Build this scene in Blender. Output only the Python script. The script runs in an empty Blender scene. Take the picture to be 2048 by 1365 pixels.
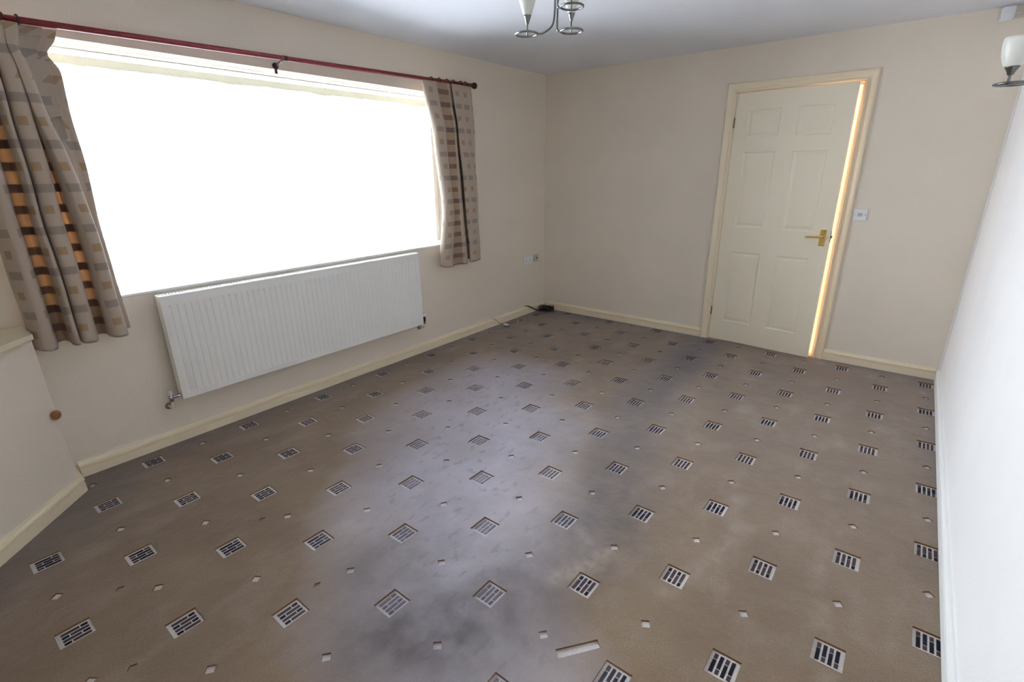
import bpy, bmesh, math, random
from mathutils import Vector, Matrix, noise
from mathutils.geometry import delaunay_2d_cdt
random.seed(7)
scene = bpy.context.scene
COL = scene.collection
PI = math.pi

# ------------------------------------------------------------ camera
YAW, PITCH, ROLL = 0.6720850203, -0.3288629259, -0.0121336299
CAMP = Vector((3.0762293874, -4.4409168356, 1.4456049251))
ca, sa, cb, sb = math.cos(YAW), math.sin(YAW), math.cos(PITCH), math.sin(PITCH)
fwd = Vector((-sa*cb, ca*cb, sb)); rt = Vector((ca, sa, 0)); up = rt.cross(fwd)
r2 = math.cos(ROLL)*rt + math.sin(ROLL)*up
u2 = -math.sin(ROLL)*rt + math.cos(ROLL)*up
cam = bpy.data.cameras.new('camera'); camo = bpy.data.objects.new('camera', cam); COL.objects.link(camo)
M = Matrix((( r2.x, u2.x, -fwd.x, CAMP.x), (r2.y, u2.y, -fwd.y, CAMP.y), (r2.z, u2.z, -fwd.z, CAMP.z), (0, 0, 0, 1)))
camo.matrix_world = M
cam.sensor_width = 36.0; cam.sensor_fit = 'HORIZONTAL'; cam.lens = 995.7253/2048*36.0
cam.clip_start = 0.02; cam.clip_end = 200
scene.camera = camo

# ------------------------------------------------------------ view, world, light
scene.view_settings.view_transform = 'Standard'; scene.view_settings.look = 'None'
scene.view_settings.exposure = 0.13; scene.view_settings.gamma = 1.0
scene.view_settings.use_curve_mapping = False
SKY = 17.0
w = bpy.data.worlds.new('world'); scene.world = w; w.use_nodes = True
wn = w.node_tree.nodes; wl = w.node_tree.links
bg = wn['Background']
tc = wn.new('ShaderNodeTexCoord'); sx = wn.new('ShaderNodeSeparateXYZ'); wl.new(tc.outputs['Generated'], sx.inputs[0])
rp = wn.new('ShaderNodeValToRGB'); wl.new(sx.outputs['Z'], rp.inputs[0])
rp.color_ramp.elements[0].position = 0.0; rp.color_ramp.elements[0].color = (0.88, 0.92, 1.0, 1)
rp.color_ramp.elements[1].position = 1.0; rp.color_ramp.elements[1].color = (0.72, 0.82, 1.0, 1)
wl.new(rp.outputs[0], bg.inputs['Color']); bg.inputs['Strength'].default_value = SKY
W_Y0, W_Y1, W_Z0, W_Z1 = -4.06, -1.31, 0.872, 2.02     # window opening
pl = bpy.data.lights.new('sky_portal', 'AREA'); pl.shape = 'RECTANGLE'; pl.size = W_Z1-W_Z0; pl.size_y = W_Y1-W_Y0
pl.cycles.is_portal = True
po = bpy.data.objects.new('sky_portal', pl); COL.objects.link(po)
sun = bpy.data.lights.new('sun', 'SUN'); sun.energy = 1150; sun.angle = .01; sun.color = (1, .98, .95)
suno = bpy.data.objects.new('sun', sun); COL.objects.link(suno)
suno.rotation_euler = Vector((-.08, .66, -.75)).to_track_quat('-Z', 'Y').to_euler()
po.location = (-0.29, (W_Y0+W_Y1)/2, (W_Z0+W_Z1)/2); po.rotation_euler = (0, -PI/2, 0)
try:
    scene.cycles.use_denoising = True
    scene.cycles.max_bounces = 12; scene.cycles.diffuse_bounces = 8; scene.cycles.sample_clamp_indirect = 8.0
except Exception: pass

RW, RH, RY = 3.417, 2.32, -5.05    # room width, height, rear wall y

# ------------------------------------------------------------ helpers
def s2l(c):
    return tuple(((v/255)/12.92 if v/255 <= .04045 else ((v/255+.055)/1.055)**2.4) for v in c)+(1,)
def mat(name, rgb, rough=.6, metal=0, bump=None, var=None, sheen=0, lin=False):
    m = bpy.data.materials.new(name); m.use_nodes = True
    n, l = m.node_tree.nodes, m.node_tree.links; b = n['Principled BSDF']
    c = tuple(rgb)+(1,) if lin else s2l(rgb)
    b.inputs['Base Color'].default_value = c
    b.inputs['Roughness'].default_value = rough; b.inputs['Metallic'].default_value = metal
    if sheen: b.inputs['Sheen Weight'].default_value = sheen
    t = n.new('ShaderNodeTexCoord')
    if bump:
        nz = n.new('ShaderNodeTexNoise'); nz.inputs['Scale'].default_value = bump[0]; nz.inputs['Detail'].default_value = 4
        l.new(t.outputs['Object'], nz.inputs['Vector'])
        bp = n.new('ShaderNodeBump'); bp.inputs['Strength'].default_value = bump[1]; bp.inputs['Distance'].default_value = bump[2]
        l.new(nz.outputs['Fac'], bp.inputs['Height']); l.new(bp.outputs[0], b.inputs['Normal'])
    if var:
        nz = n.new('ShaderNodeTexNoise'); nz.inputs['Scale'].default_value = var[0]; nz.inputs['Detail'].default_value = 5
        l.new(t.outputs['Object'], nz.inputs['Vector'])
        mx = n.new('ShaderNodeMix'); mx.data_type = 'RGBA'
        r = n.new('ShaderNodeMapRange'); r.inputs[1].default_value = .35; r.inputs[2].default_value = .7
        l.new(nz.outputs['Fac'], r.inputs[0]); l.new(r.outputs[0], mx.inputs[0])
        mx.inputs[6].default_value = c; mx.inputs[7].default_value = tuple(v*var[1] for v in c[:3])+(1,)
        l.new(mx.outputs[2], b.inputs['Base Color'])
    return m
def link(o, parent=None):
    COL.objects.link(o)
    if parent is not None: o.parent = parent
    return o
def obj(name, bm, m, parent=None, smooth=False, bevel=0, seg=2):
    me = bpy.data.meshes.new(name)
    bmesh.ops.recalc_face_normals(bm, faces=bm.faces)
    bm.to_mesh(me); bm.free()
    for mm in (m if isinstance(m, (list, tuple)) else [m]): me.materials.append(mm)
    if smooth:
        for p in me.polygons: p.use_smooth = True
    o = bpy.data.objects.new(name, me); link(o, parent)
    if bevel:
        b = o.modifiers.new('bevel', 'BEVEL'); b.width = bevel; b.segments = seg; b.limit_method = 'ANGLE'; b.angle_limit = .6
        for p in me.polygons: p.use_smooth = True
        b.harden_normals = True
    return o
def tag(o, label, cat, group=None):
    o['label'] = label; o['category'] = cat
    if group: o['group'] = group
    return o
def thing(name, label, cat, loc, group=None):
    o = bpy.data.objects.new(name, None); COL.objects.link(o); o.location = loc; o.empty_display_size = .05
    return tag(o, label, cat, group)
def structure(o): o['kind'] = 'structure'; return o
def sempty(name, loc=(0, 0, 0)):
    o = bpy.data.objects.new(name, None); COL.objects.link(o); o.location = loc; o.empty_display_size = .05
    return structure(o)
def box(bm, lo, hi, mi=0):
    vs = [bm.verts.new((x, y, z)) for x in (lo[0], hi[0]) for y in (lo[1], hi[1]) for z in (lo[2], hi[2])]
    for f in ((0,1,3,2),(4,6,7,5),(0,4,5,1),(2,3,7,6),(0,2,6,4),(1,5,7,3)):
        bm.faces.new([vs[i] for i in f]).material_index = mi
    return vs
def boxbm(lo, hi):
    bm = bmesh.new(); box(bm, lo, hi); return bm
def tube(bm, pts, r, n=10, closed=False, cap=True):
    pts = [Vector(p) for p in pts]; N = len(pts); rings = []
    rr = r if isinstance(r, (list, tuple)) else [r]*N
    prev = None
    for i, p in enumerate(pts):
        a = pts[(i-1) % N] if (i > 0 or closed) else p
        b = pts[(i+1) % N] if (i < N-1 or closed) else p
        t = (b-a).normalized()
        if prev is None:
            x = t.orthogonal().normalized()
        else:
            x = (prev - t*prev.dot(t)); x = x.normalized() if x.length > 1e-6 else t.orthogonal().normalized()
        prev = x; y = t.cross(x)
        rings.append([bm.verts.new(p+rr[i]*(math.cos(2*PI*k/n)*x+math.sin(2*PI*k/n)*y)) for k in range(n)])
    for i in range(N if closed else N-1):
        A, B = rings[i], rings[(i+1) % N]
        off = 0
        if closed and i == N-1:
            off = min(range(n), key=lambda o: (B[o].co-A[0].co).length)
        for k in range(n):
            bm.faces.new((A[k], A[(k+1) % n], B[(k+1+off) % n], B[(k+off) % n]))
    if cap and not closed:
        bm.faces.new(rings[0]); bm.faces.new(rings[-1])
def lathe(bm, prof, c=(0, 0, 0), n=24, axis='Z'):
    rings = []
    for r, h in prof:
        ring = []
        for k in range(n):
            a = 2*PI*k/n; x, y = r*math.cos(a), r*math.sin(a)
            v = (x, y, h) if axis == 'Z' else ((h, x, y) if axis == 'X' else (x, h, y))
            ring.append(bm.verts.new((c[0]+v[0], c[1]+v[1], c[2]+v[2])))
        rings.append(ring)
    for A, B in zip(rings, rings[1:]):
        for k in range(n): bm.faces.new((A[k], A[(k+1) % n], B[(k+1) % n], B[k]))
    bm.faces.new(rings[0]); bm.faces.new(rings[-1])
def smoothpts(pts, n=8):
    P = [Vector(p) for p in pts]; out = []
    for i in range(len(P)-1):
        p0 = P[max(i-1, 0)]; p1 = P[i]; p2 = P[i+1]; p3 = P[min(i+2, len(P)-1)]
        for k in range(n):
            t = k/n
            out.append(.5*((2*p1)+(p2-p0)*t+(2*p0-5*p1+4*p2-p3)*t*t+(3*p1-p0-3*p2+p3)*t**3))
    out.append(P[-1]); return out
def sweep(bm, prof, path, side=1, cap=True):
    """mitred moulding: prof = [(distance out from wall, height)], path in plan (x, y)"""
    P = [Vector(p) for p in path]; rings = []
    for i, p in enumerate(P):
        n1 = n2 = None
        if i > 0:
            t = (p-P[i-1]).normalized(); n1 = Vector((-t.y, t.x))*side
        if i < len(P)-1:
            t = (P[i+1]-p).normalized(); n2 = Vector((-t.y, t.x))*side
        if n1 is None: m = n2
        elif n2 is None: m = n1
        else:
            m = (n1+n2); m = m/(m.dot(n1))
        rings.append([bm.verts.new((p.x+m.x*d, p.y+m.y*d, z)) for d, z in prof])
    k = len(prof)
    for A, B in zip(rings, rings[1:]):
        for j in range(k): bm.faces.new((A[j], A[(j+1) % k], B[(j+1) % k], B[j]))
    if cap: bm.faces.new(rings[0]); bm.faces.new(rings[-1])
def arc(c, r, a0, a1, n=16, z=0):
    return [(c[0]+r*math.cos(a0+(a1-a0)*i/n), c[1]+r*math.sin(a0+(a1-a0)*i/n), c[2]+z*i/n) for i in range(n+1)]

# ------------------------------------------------------------ materials
M_WALL = mat('woodchip_wallpaper', (226, 216, 201), .85, bump=(95, .35, .004), var=(2.2, .96))
M_WALLR = mat('pale_glare_wallpaper', (244, 242, 241), .85, bump=(95, .35, .004), var=(2.2, .96))  # pale wallpaper lightened further so its colour carries the window glare
M_CEIL = mat('ceiling_paint', (226, 229, 236), .9, bump=(60, .25, .004), var=(1.5, .97))
M_TRIM = mat('cream_gloss_paint', (232, 219, 192), .35, var=(1.5, .975))
M_TRIMW = mat('white_glare_gloss', (240, 240, 238), .35, var=(1.5, .98))  # whiter than the other trim, window glare put into its colour
M_DOOR = mat('cream_door_paint', (233, 224, 203), .42, bump=(30, .1, .002))
M_RAD = mat('white_enamel', (236, 235, 230), .35)
M_RADG = mat('radiator_grey_enamel', (196, 196, 190), .5)
M_UPVC = mat('white_upvc', (240, 240, 236), .3)
M_UPVC2 = mat('cream_sash_paint', (225, 222, 200), .5)
M_CHROME = mat('brushed_chrome', (170, 170, 172), .25, 1, var=(40, .8))
M_STEEL = mat('satin_nickel', (125, 126, 124), .32, 1, var=(40, .85))
M_BRASS = mat('polished_brass', (236, 206, 124), .32, 1, var=(50, .85))
M_DARK = mat('dark_plastic', (28, 27, 28), .5)
M_BLACKCABLE = mat('black_cable_pvc', (22, 21, 23), .45)
M_WHITEP = mat('white_plastic', (226, 228, 232), .35)
M_GREYP = mat('grey_plastic', (190, 186, 178), .4)
M_POLE = mat('mahogany_pole', (132, 44, 50), .35, var=(30, .7))
M_POLED = mat('dark_wood_finial', (52, 26, 24), .4)
M_KNOB = mat('varnished_pine_knob', (164, 104, 62), .35, var=(60, .7))
M_SHELF = mat('cream_shelf_paint', (214, 203, 176), .4, var=(8, .95))
M_GLASSW = mat('frosted_glass_shade', (222, 222, 214), .35)
M_GLASSW.node_tree.nodes['Principled BSDF'].inputs['Subsurface Weight'].default_value = .5
M_GLASSW.node_tree.nodes['Principled BSDF'].inputs['Subsurface Radius'].default_value = (.02, .02, .02)
M_BROWN = mat('brown_cable_pvc', (120, 84, 50), .5)
M_BEIGEC = mat('beige_cable_pvc', (188, 176, 150), .5)
M_STAIN = mat('old_plaster_collar', (138, 122, 96), .8, var=(80, .7))
M_CORD = mat('cable_sheath_white', (232, 232, 236), .5)
M_OUT = mat('exterior_concrete_paving', (206, 204, 208), .9, var=(3, .85))
M_HALLW = mat('hall_wall_peach', (238, 220, 196), .8)
M_THRESH = mat('aluminium_threshold', (176, 170, 160), .35, 1)
def glass_mat():
    m = bpy.data.materials.new('window_glass'); m.use_nodes = True
    n, l = m.node_tree.nodes, m.node_tree.links; n.clear()
    o = n.new('ShaderNodeOutputMaterial'); t = n.new('ShaderNodeBsdfTransparent'); g = n.new('ShaderNodeBsdfGlossy')
    g.inputs['Roughness'].default_value = .02; t.inputs[0].default_value = (.96, .98, .97, 1)
    f = n.new('ShaderNodeFresnel'); f.inputs[0].default_value = 1.45
    mx = n.new('ShaderNodeMixShader'); l.new(f.outputs[0], mx.inputs[0]); l.new(t.outputs[0], mx.inputs[1]); l.new(g.outputs[0], mx.inputs[2])
    l.new(mx.outputs[0], o.inputs[0]); return m
M_GLASS = glass_mat()

# ------------------------------------------------------------ carpet (floor)
def carpet_mat(name, c0, c1, dirt_shade_rgb, pale, sheen=.12, dscale=1.0, rough_noise=190, crush=.8):
    m = bpy.data.materials.new(name); m.use_nodes = True
    n, l = m.node_tree.nodes, m.node_tree.links; b = n['Principled BSDF']
    b.inputs['Roughness'].default_value = .95; b.inputs['Sheen Weight'].default_value = sheen
    b.inputs['Sheen Roughness'].default_value = .5; b.inputs['Specular IOR Level'].default_value = .15
    b.inputs['Sheen Tint'].default_value = (.85, .88, 1, 1)
    t = n.new('ShaderNodeTexCoord')
    def nz(scale, detail=4, stretch=None):
        x = n.new('ShaderNodeTexNoise'); x.inputs['Scale'].default_value = scale; x.inputs['Detail'].default_value = detail
        if stretch:
            mp = n.new('ShaderNodeMapping'); mp.inputs['Rotation'].default_value = (0, 0, stretch[0]); mp.inputs['Scale'].default_value = (1, stretch[1], 1)
            l.new(t.outputs['Object'], mp.inputs[0]); l.new(mp.outputs[0], x.inputs['Vector'])
        else: l.new(t.outputs['Object'], x.inputs['Vector'])
        return x.outputs['Fac']
    def rng(s, a, bb, c=0., d=1.):
        x = n.new('ShaderNodeMapRange'); x.inputs[1].default_value = a; x.inputs[2].default_value = bb
        x.inputs[3].default_value = c; x.inputs[4].default_value = d; l.new(s, x.inputs[0]); return x.outputs[0]
    def mix(f, a, bb):
        x = n.new('ShaderNodeMix'); x.data_type = 'RGBA'
        if isinstance(f, float): x.inputs[0].default_value = f
        else: l.new(f, x.inputs[0])
        for i, v in ((6, a), (7, bb)):
            if isinstance(v, tuple): x.inputs[i].default_value = v
            else: l.new(v, x.inputs[i])
        return x.outputs[2]
    def mul(a, bb):
        x = n.new('ShaderNodeMath'); x.operation = 'MULTIPLY'; l.new(a, x.inputs[0])
        if isinstance(bb, float): x.inputs[1].default_value = bb
        else: l.new(bb, x.inputs[1])
        x.use_clamp = True; return x.outputs[0]
    c = mix(rng(nz(2.2, 6), .35, .68), s2l(c0), s2l(c1))
    c = mix(mul(rng(nz(7, 5, (.6, .45)), .52, .72), .35), c, s2l(pale))
    c = mix(mul(rng(nz(rough_noise, 2), .35, .65), .6), c, s2l(tuple(v*crush for v in c0)))
    aw = n.new('ShaderNodeAttribute'); aw.attribute_name = 'worn_sheen'
    c = mix(mul(mul(aw.outputs['Fac'], rng(nz(3.5, 6), .25, .65, .7, 1.)), .8*dscale), c, s2l((190, 185, 197)))  # lilac sheen of the window laid into the pile colour
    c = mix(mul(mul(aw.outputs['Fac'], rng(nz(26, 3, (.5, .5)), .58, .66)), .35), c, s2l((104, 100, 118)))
    at = n.new('ShaderNodeAttribute'); at.attribute_name = 'dirt_shade'
    brk = rng(nz(9, 6), .3, .62, .62, 1.)
    c = mix(mul(mul(at.outputs['Fac'], brk), dscale*.9), c, s2l(dirt_shade_rgb))
    ap = n.new('ShaderNodeAttribute'); ap.attribute_name = 'pale'
    c = mix(mul(mul(ap.outputs['Fac'], rng(nz(25, 4), .25, .6)), .6), c, s2l(pale))
    l.new(c, b.inputs['Base Color'])
    bp = n.new('ShaderNodeBump'); bp.inputs['Strength'].default_value = .7; bp.inputs['Distance'].default_value = .004
    l.new(nz(260, 3), bp.inputs['Height'])
    bp2 = n.new('ShaderNodeBump'); bp2.inputs['Strength'].default_value = .5; bp2.inputs['Distance'].default_value = .02
    l.new(nz(9, 5), bp2.inputs['Height']); l.new(bp.outputs[0], bp2.inputs['Normal'])
    l.new(bp2.outputs[0], b.inputs['Normal'])
    return m
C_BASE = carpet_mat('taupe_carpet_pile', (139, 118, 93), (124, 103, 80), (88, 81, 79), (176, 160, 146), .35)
C_SIDE = mat('carpet_pile_side', (118, 76, 40), .95)
C_CREAM = carpet_mat('cream_carpet_tufts', (222, 216, 210), (206, 199, 192), (140, 134, 136), (228, 222, 216), .2, .8, 500, .7)
C_NAVY = carpet_mat('navy_carpet_tufts', (34, 30, 46), (28, 25, 38), (40, 38, 46), (60, 56, 66), .05, .5, 400, .7)
C_PLUM = carpet_mat('plum_carpet_tufts', (84, 66, 70), (74, 58, 62), (62, 58, 64), (100, 90, 94), .05, .5, 400, .8)

traffic = [((1.84, -.05), .17, .9), ((1.86, -.6), .17, 1.0), ((1.87, -1.15), .17, .8), ((1.93, -1.7), .2, .75), ((2.02, -2.15), .2, .8),
           ((2.25, -2.75), .2, .85), ((2.25, -3.1), .22, .6), ((2.12, -3.58), .22, 1.0), ((1.98, -3.72), .2, 1.0)]
trail2 = [((2.1, -3.3), .25, .45), ((1.72, -3.55), .2, .75), ((1.75, -3.3), .22, .55), ((1.45, -3.0), .35, .3), ((1.6, -2.4), .35, .3), ((1.9, -2.2), .3, .4)]
edge = [((.62, -4.6), .22, .7), ((.18, -4.1), .22, .9), ((.02, -3.9), .16, .8), ((.02, -3.0), .12, .5), ((.02, -1.6), .12, .45), ((.05, -.1), .14, .8), ((1.7, -.03), .06, .4), ((2.6, -.06), .07, .4), ((3.39, -.06), .06, .5), ((3.4, -2.), .04, .3)]  # skirting dirt, deepened to paint in corner shade and vignette
extra = [((2.85, -.9), .0, .0)]
streaks = [([(2.77, -2.45), (2.70, -2.75), (2.62, -3.0)], .035, .6), ([(3.06, -2.35), (3.05, -2.6), (3.12, -2.95), (3.13, -3.3)], .03, .6),
           ([(2.37, -2.95), (2.33, -3.08), (2.27, -3.2)], .05, .9), ([(2.20, -2.9), (2.3, -3.0)], .03, .7), ([(2.62, -2.0), (2.72, -2.5)], .02, .4),
           ([(3.13, -1.1), (3.2, -1.1)], .05, .8), ([(3.0, -1.4), (2.95, -1.9), (3.1, -2.3)], .02, .35), ([(2.9, -1.05), (2.7, -1.6)], .03, .35),
           ([(1.2, -3.95), (1.55, -4.0), (1.8, -3.85)], .015, .25), ([(2.6, -.1), (2.9, -.16), (3.38, -.35)], .012, .9)]
def segd(p, a, b):
    ax, ay = a; bx, by = b; dx, dy = bx-ax, by-ay
    t = max(0, min(1, ((p[0]-ax)*dx+(p[1]-ay)*dy)/(dx*dx+dy*dy+1e-9)))
    return math.hypot(p[0]-ax-t*dx, p[1]-ay-t*dy), t
def dirt_shade_at(x, y):
    v = 0
    nz = noise.noise(Vector((x*3, y*3, 2.2)))*.10
    for ch in (traffic, trail2, edge):
        for (a, ra, sa_), (b, rb, sb_) in zip(ch, ch[1:]):
            d, t = segd((x, y), a, b); r = ra+(rb-ra)*t+nz*(.6 if ch is not edge else .1)
            s = sa_+(sb_-sa_)*t
            v = max(v, s*max(0, min(1, 1.25-d/max(r, .03)*.8))*(1 if ch is not edge else .8))
    return v
def pale_at(x, y):
    v = 0
    for pts, r, s in streaks:
        for a, b in zip(pts, pts[1:]):
            d, t = segd((x, y), a, b)
            v = max(v, s*max(0, 1-d/r))
    return v
worn_sheen = [((.95, -2.0), .75, .8), ((1.25, -2.5), .8, 1.), ((1.55, -3.0), .7, 1.), ((1.9, -3.3), .6, .9), ((2.2, -3.7), .55, .75)]  # pale lilac window sheen painted onto the carpet centre, mixed with wear
def worn_sheen_at(x, y):
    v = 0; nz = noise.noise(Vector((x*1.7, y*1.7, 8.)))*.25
    for (a, ra, sa_), (b, rb, sb_) in zip(worn_sheen, worn_sheen[1:]):
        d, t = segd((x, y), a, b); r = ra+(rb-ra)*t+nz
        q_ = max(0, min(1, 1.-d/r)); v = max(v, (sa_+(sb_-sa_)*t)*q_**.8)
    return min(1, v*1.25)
# the motif lattice as it lies in the room
def lat(i, j): return (3.3675-.248*j-.0034*i, -2.1797+.5044*i-.24305*j)
FX0, FX1, FY0, FY1 = -.02, RW+.02, RY-.02, .06
sq, dm, dents = [], [], []
for j in range(-1, 20):
    for i in range(-10, 16):
        x, y = lat(i, j)
        if .045 < x < RW-.02 and RY+.05 < y < -.05: sq.append((x, y, i))
        elif RW-.04 <= x < RW-.001: pass
        x, y = lat(i+.48, j)
        if .03 < x < RW-.03 and RY+.03 < y < -.03: dm.append((x, y))
HX, HY = .043, .047
verts, edges, holes = [], [], []
def addloop(pts):
    b = len(verts)
    for p in pts: verts.append(Vector(p))
    for k in range(len(pts)): edges.append((b+k, b+(k+1) % len(pts)))
    return list(range(b, b+len(pts)))
addloop([(FX0, FY0), (FX1, FY0), (FX1, FY1), (FX0, FY1)])
for x, y, i in sq:
    x1 = min(x+HX, RW-.012)
    addloop([(x-HX, y-HY), (x1, y-HY), (x1, y+HY), (x-HX, y+HY)]); holes.append(('s', x, y, i, x1))
for x, y in dm:
    d = .0195; a = random.uniform(-.25, .25)
    pts = [(x+d*math.cos(a+k*PI/2), y+d*math.sin(a+k*PI/2)) for k in range(4)]
    addloop(pts); holes.append(('d', x, y, pts))
for x, y in ((1.592, -3.756), (1.028, -4.214), (1.433, -4.29), (1.06, -3.70)):
    pts = [(x+.012*math.cos(.2+k*PI/2), y+.016*math.sin(.2+k*PI/2)) for k in range(4)]
    addloop(pts); holes.append(('e', x, y, pts))
sc_, sd_ = Vector((2.494, -3.388)), Vector((.61, .79)); sn_ = Vector((.79, -.61))
strip = [sc_-sd_*.072-sn_*.016, sc_+sd_*.072-sn_*.015, sc_+sd_*.070+sn_*.015, sc_-sd_*.074+sn_*.017]
addloop([tuple(p) for p in strip]); holes.append(('t', sc_.x, sc_.y, [tuple(p) for p in strip]))
st = .045
ny = int((FY1-FY0)/st); nx = int((FX1-FX0)/st)
def near_hole(x, y):
    for h in holes:
        if h[0] == 's' and abs(x-h[1]) < HX+.012 and abs(y-h[2]) < HY+.012: return True
        if h[0] in 'de' and abs(x-h[1]) < .032 and abs(y-h[2]) < .032: return True
        if h[0] == 't' and abs(x-h[1]) < .085 and abs(y-h[2]) < .085: return True
    return False
bucket = {}
for h in holes: bucket.setdefault((int(h[1]/.3), int(h[2]/.3)), []).append(h)
for a in range(1, nx):
    for b in range(1, ny):
        x, y = FX0+a*st+random.uniform(-.008, .008), FY0+b*st+random.uniform(-.008, .008)
        k = (int(x/.3), int(y/.3)); ok = True
        for dx in (-1, 0, 1):
            for dy in (-1, 0, 1):
                for h in bucket.get((k[0]+dx, k[1]+dy), ()):
                    m_ = {'s': .057, 'd': .03, 'e': .025, 't': .085}[h[0]]
                    if abs(x-h[1]) < m_ and abs(y-h[2]) < m_: ok = False
        if ok: verts.append(Vector((x, y)))
V, E_, F, _, _, _ = delaunay_2d_cdt(verts, edges, [], 0, 1e-6)
def inside(cx, cy):
    k = (int(cx/.3), int(cy/.3))
    for dx in (-1, 0, 1):
        for dy in (-1, 0, 1):
            for h in bucket.get((k[0]+dx, k[1]+dy), ()):
                if h[0] == 's':
                    if h[1]-HX < cx < h[4] and abs(cy-h[2]) < HY: return True
                else:
                    P = h[3]; s = [(P[(q+1) % 4][0]-P[q][0])*(cy-P[q][1])-(P[(q+1) % 4][1]-P[q][1])*(cx-P[q][0]) for q in range(4)]
                    if all(v > 0 for v in s) or all(v < 0 for v in s): return True
    return False
bm = bmesh.new()
bv = [bm.verts.new((p.x, p.y, 0)) for p in V]
for f in F:
    cx = sum(V[i].x for i in f)/len(f); cy = sum(V[i].y for i in f)/len(f)
    if not inside(cx, cy): bm.faces.new([bv[i] for i in f]).material_index = 0
DEP = .0075
def recess(pts, dep, mi=2):
    t = [bm.verts.new((p[0], p[1], 0)) for p in pts]; b = [bm.verts.new((p[0], p[1], -dep)) for p in pts]
    for k in range(4): bm.faces.new((t[k], t[(k+1) % 4], b[(k+1) % 4], b[k])).material_index = 1
    bm.faces.new(b).material_index = mi
for h in holes:
    if h[0] == 's':
        x, y, i, x1 = h[1:]
        dep = DEP if x > 1.4 else DEP*max(.5, x/1.4)
        recess([(x-HX, y-HY), (x1, y-HY), (x1, y+HY), (x-HX, y+HY)], dep)
        bw, pit = .0110, .0172
        for c in range(4):
            xa = x-HX+.0105+c*pit; xb = xa+bw
            if xb > x1-.003: continue
            ya, yb = y-HY+.0135, y+HY-.009
            L = yb-ya; g = .0035; sh = .019
            segs = [(yb-sh, yb, 'short'), (ya, yb-sh-g, 'long')] if c % 2 == 0 else [(ya+sh+g, yb, 'long'), (ya, ya+sh, 'short')]
            for y0, y1, kind in segs:
                navy = (kind == 'short') == (i % 2 == 0)
                box(bm, (xa, y0, -dep-.001), (xb, y1, -dep+.0012), 3 if navy else 4)
    else: recess(h[3], {'d': .0055, 'e': .005, 't': .007}[h[0]], 0 if h[0] == 'e' else 2)
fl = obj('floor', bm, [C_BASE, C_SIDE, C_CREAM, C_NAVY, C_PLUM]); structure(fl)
me = fl.data
aw_ = me.attributes.new('worn_sheen', 'FLOAT', 'POINT')
ad = me.attributes.new('dirt_shade', 'FLOAT', 'POINT'); ap_ = me.attributes.new('pale', 'FLOAT', 'POINT')
for v in me.vertices:
    aw_.data[v.index].value = worn_sheen_at(v.co.x, v.co.y); ad.data[v.index].value = dirt_shade_at(v.co.x, v.co.y); ap_.data[v.index].value = pale_at(v.co.x, v.co.y)
bm = boxbm((-.02, RY-.02, -.12), (RW+.02, .06, -.012)); structure(obj('floor_slab', bm, C_SIDE))

# ------------------------------------------------------------ walls, ceiling
def wall_hole(axis, a0, a1, z0, z1, t0, t1, hole):
    """wall slab spanning a0..a1 (x or y), thickness t0..t1 on the other axis, hole = (h0, h1, hz0, hz1)"""
    bm = bmesh.new()
    def P(a, z, t): return (a, t, z) if axis == 'x' else (t, a, z)
    h0, h1, hz0, hz1 = hole
    rings = []
    for t in (t0, t1):
        O = [bm.verts.new(P(a, z, t)) for a, z in ((a0, z0), (a1, z0), (a1, z1), (a0, z1))]
        I = [bm.verts.new(P(a, z, t)) for a, z in ((h0, hz0), (h1, hz0), (h1, hz1), (h0, hz1))]
        for k in range(4): bm.faces.new((O[k], O[(k+1) % 4], I[(k+1) % 4], I[k]))
        rings.append((O, I))
    for w_ in (0, 1):
        A, B = rings[0][w_], rings[1][w_]
        for k in range(4): bm.faces.new((A[k], A[(k+1) % 4], B[(k+1) % 4], B[k]))
    return bm
structure(obj('wall_left', wall_hole('y', RY-.1, .12, -.12, RH+.1, 0, -.28, (W_Y0, W_Y1, W_Z0, W_Z1)), M_WALL))
DX0, DX1, DZ = 1.798, 2.642, 2.008
structure(obj('wall_back', wall_hole('x', 0.0, RW, -.12, RH+.1, 0, .12, (DX0, DX1, -.06, DZ)), M_WALL))
structure(obj('wall_right', boxbm((RW, RY-.1, -.12), (RW+.12, .12, RH+.1)), M_WALLR))
structure(obj('wall_rear', boxbm((0, RY-.1, -.12), (RW, RY, RH+.1)), M_WALL))
structure(obj('ceiling', boxbm((-.28, RY-.1, RH), (RW+.12, .12, RH+.1)), M_CEIL))

# skirting boards
SK = [(0, .001), (.018, .001), (.018, .043), (.0065, .0465), (.0065, .0535), (.0195, .058), (.0195, .064), (.0175, .069), (.0110, .073), (.0085, .077), (.0070, .084), (0, .084)]
def skirt(name, path, side, parent=None, m=None):
    bm = bmesh.new(); sweep(bm, SK, path, side)
    o = obj(name, bm, m or M_TRIM, parent)
    for p in o.data.polygons: p.use_smooth = False
    return o
AW = .066
structure(skirt('baseboard_left', [(0, -4.10), (0, 0), (DX0-AW+.012, 0)], -1))
structure(skirt('baseboard_back', [(DX1+AW-.012, 0), (RW-.0195, 0)], -1))
structure(skirt('baseboard_right', [(RW, 0), (RW, RY)], -1, None, M_TRIMW))
structure(skirt('baseboard_rear', [(RW-.02, RY), (1.10, RY)], -1))

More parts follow.
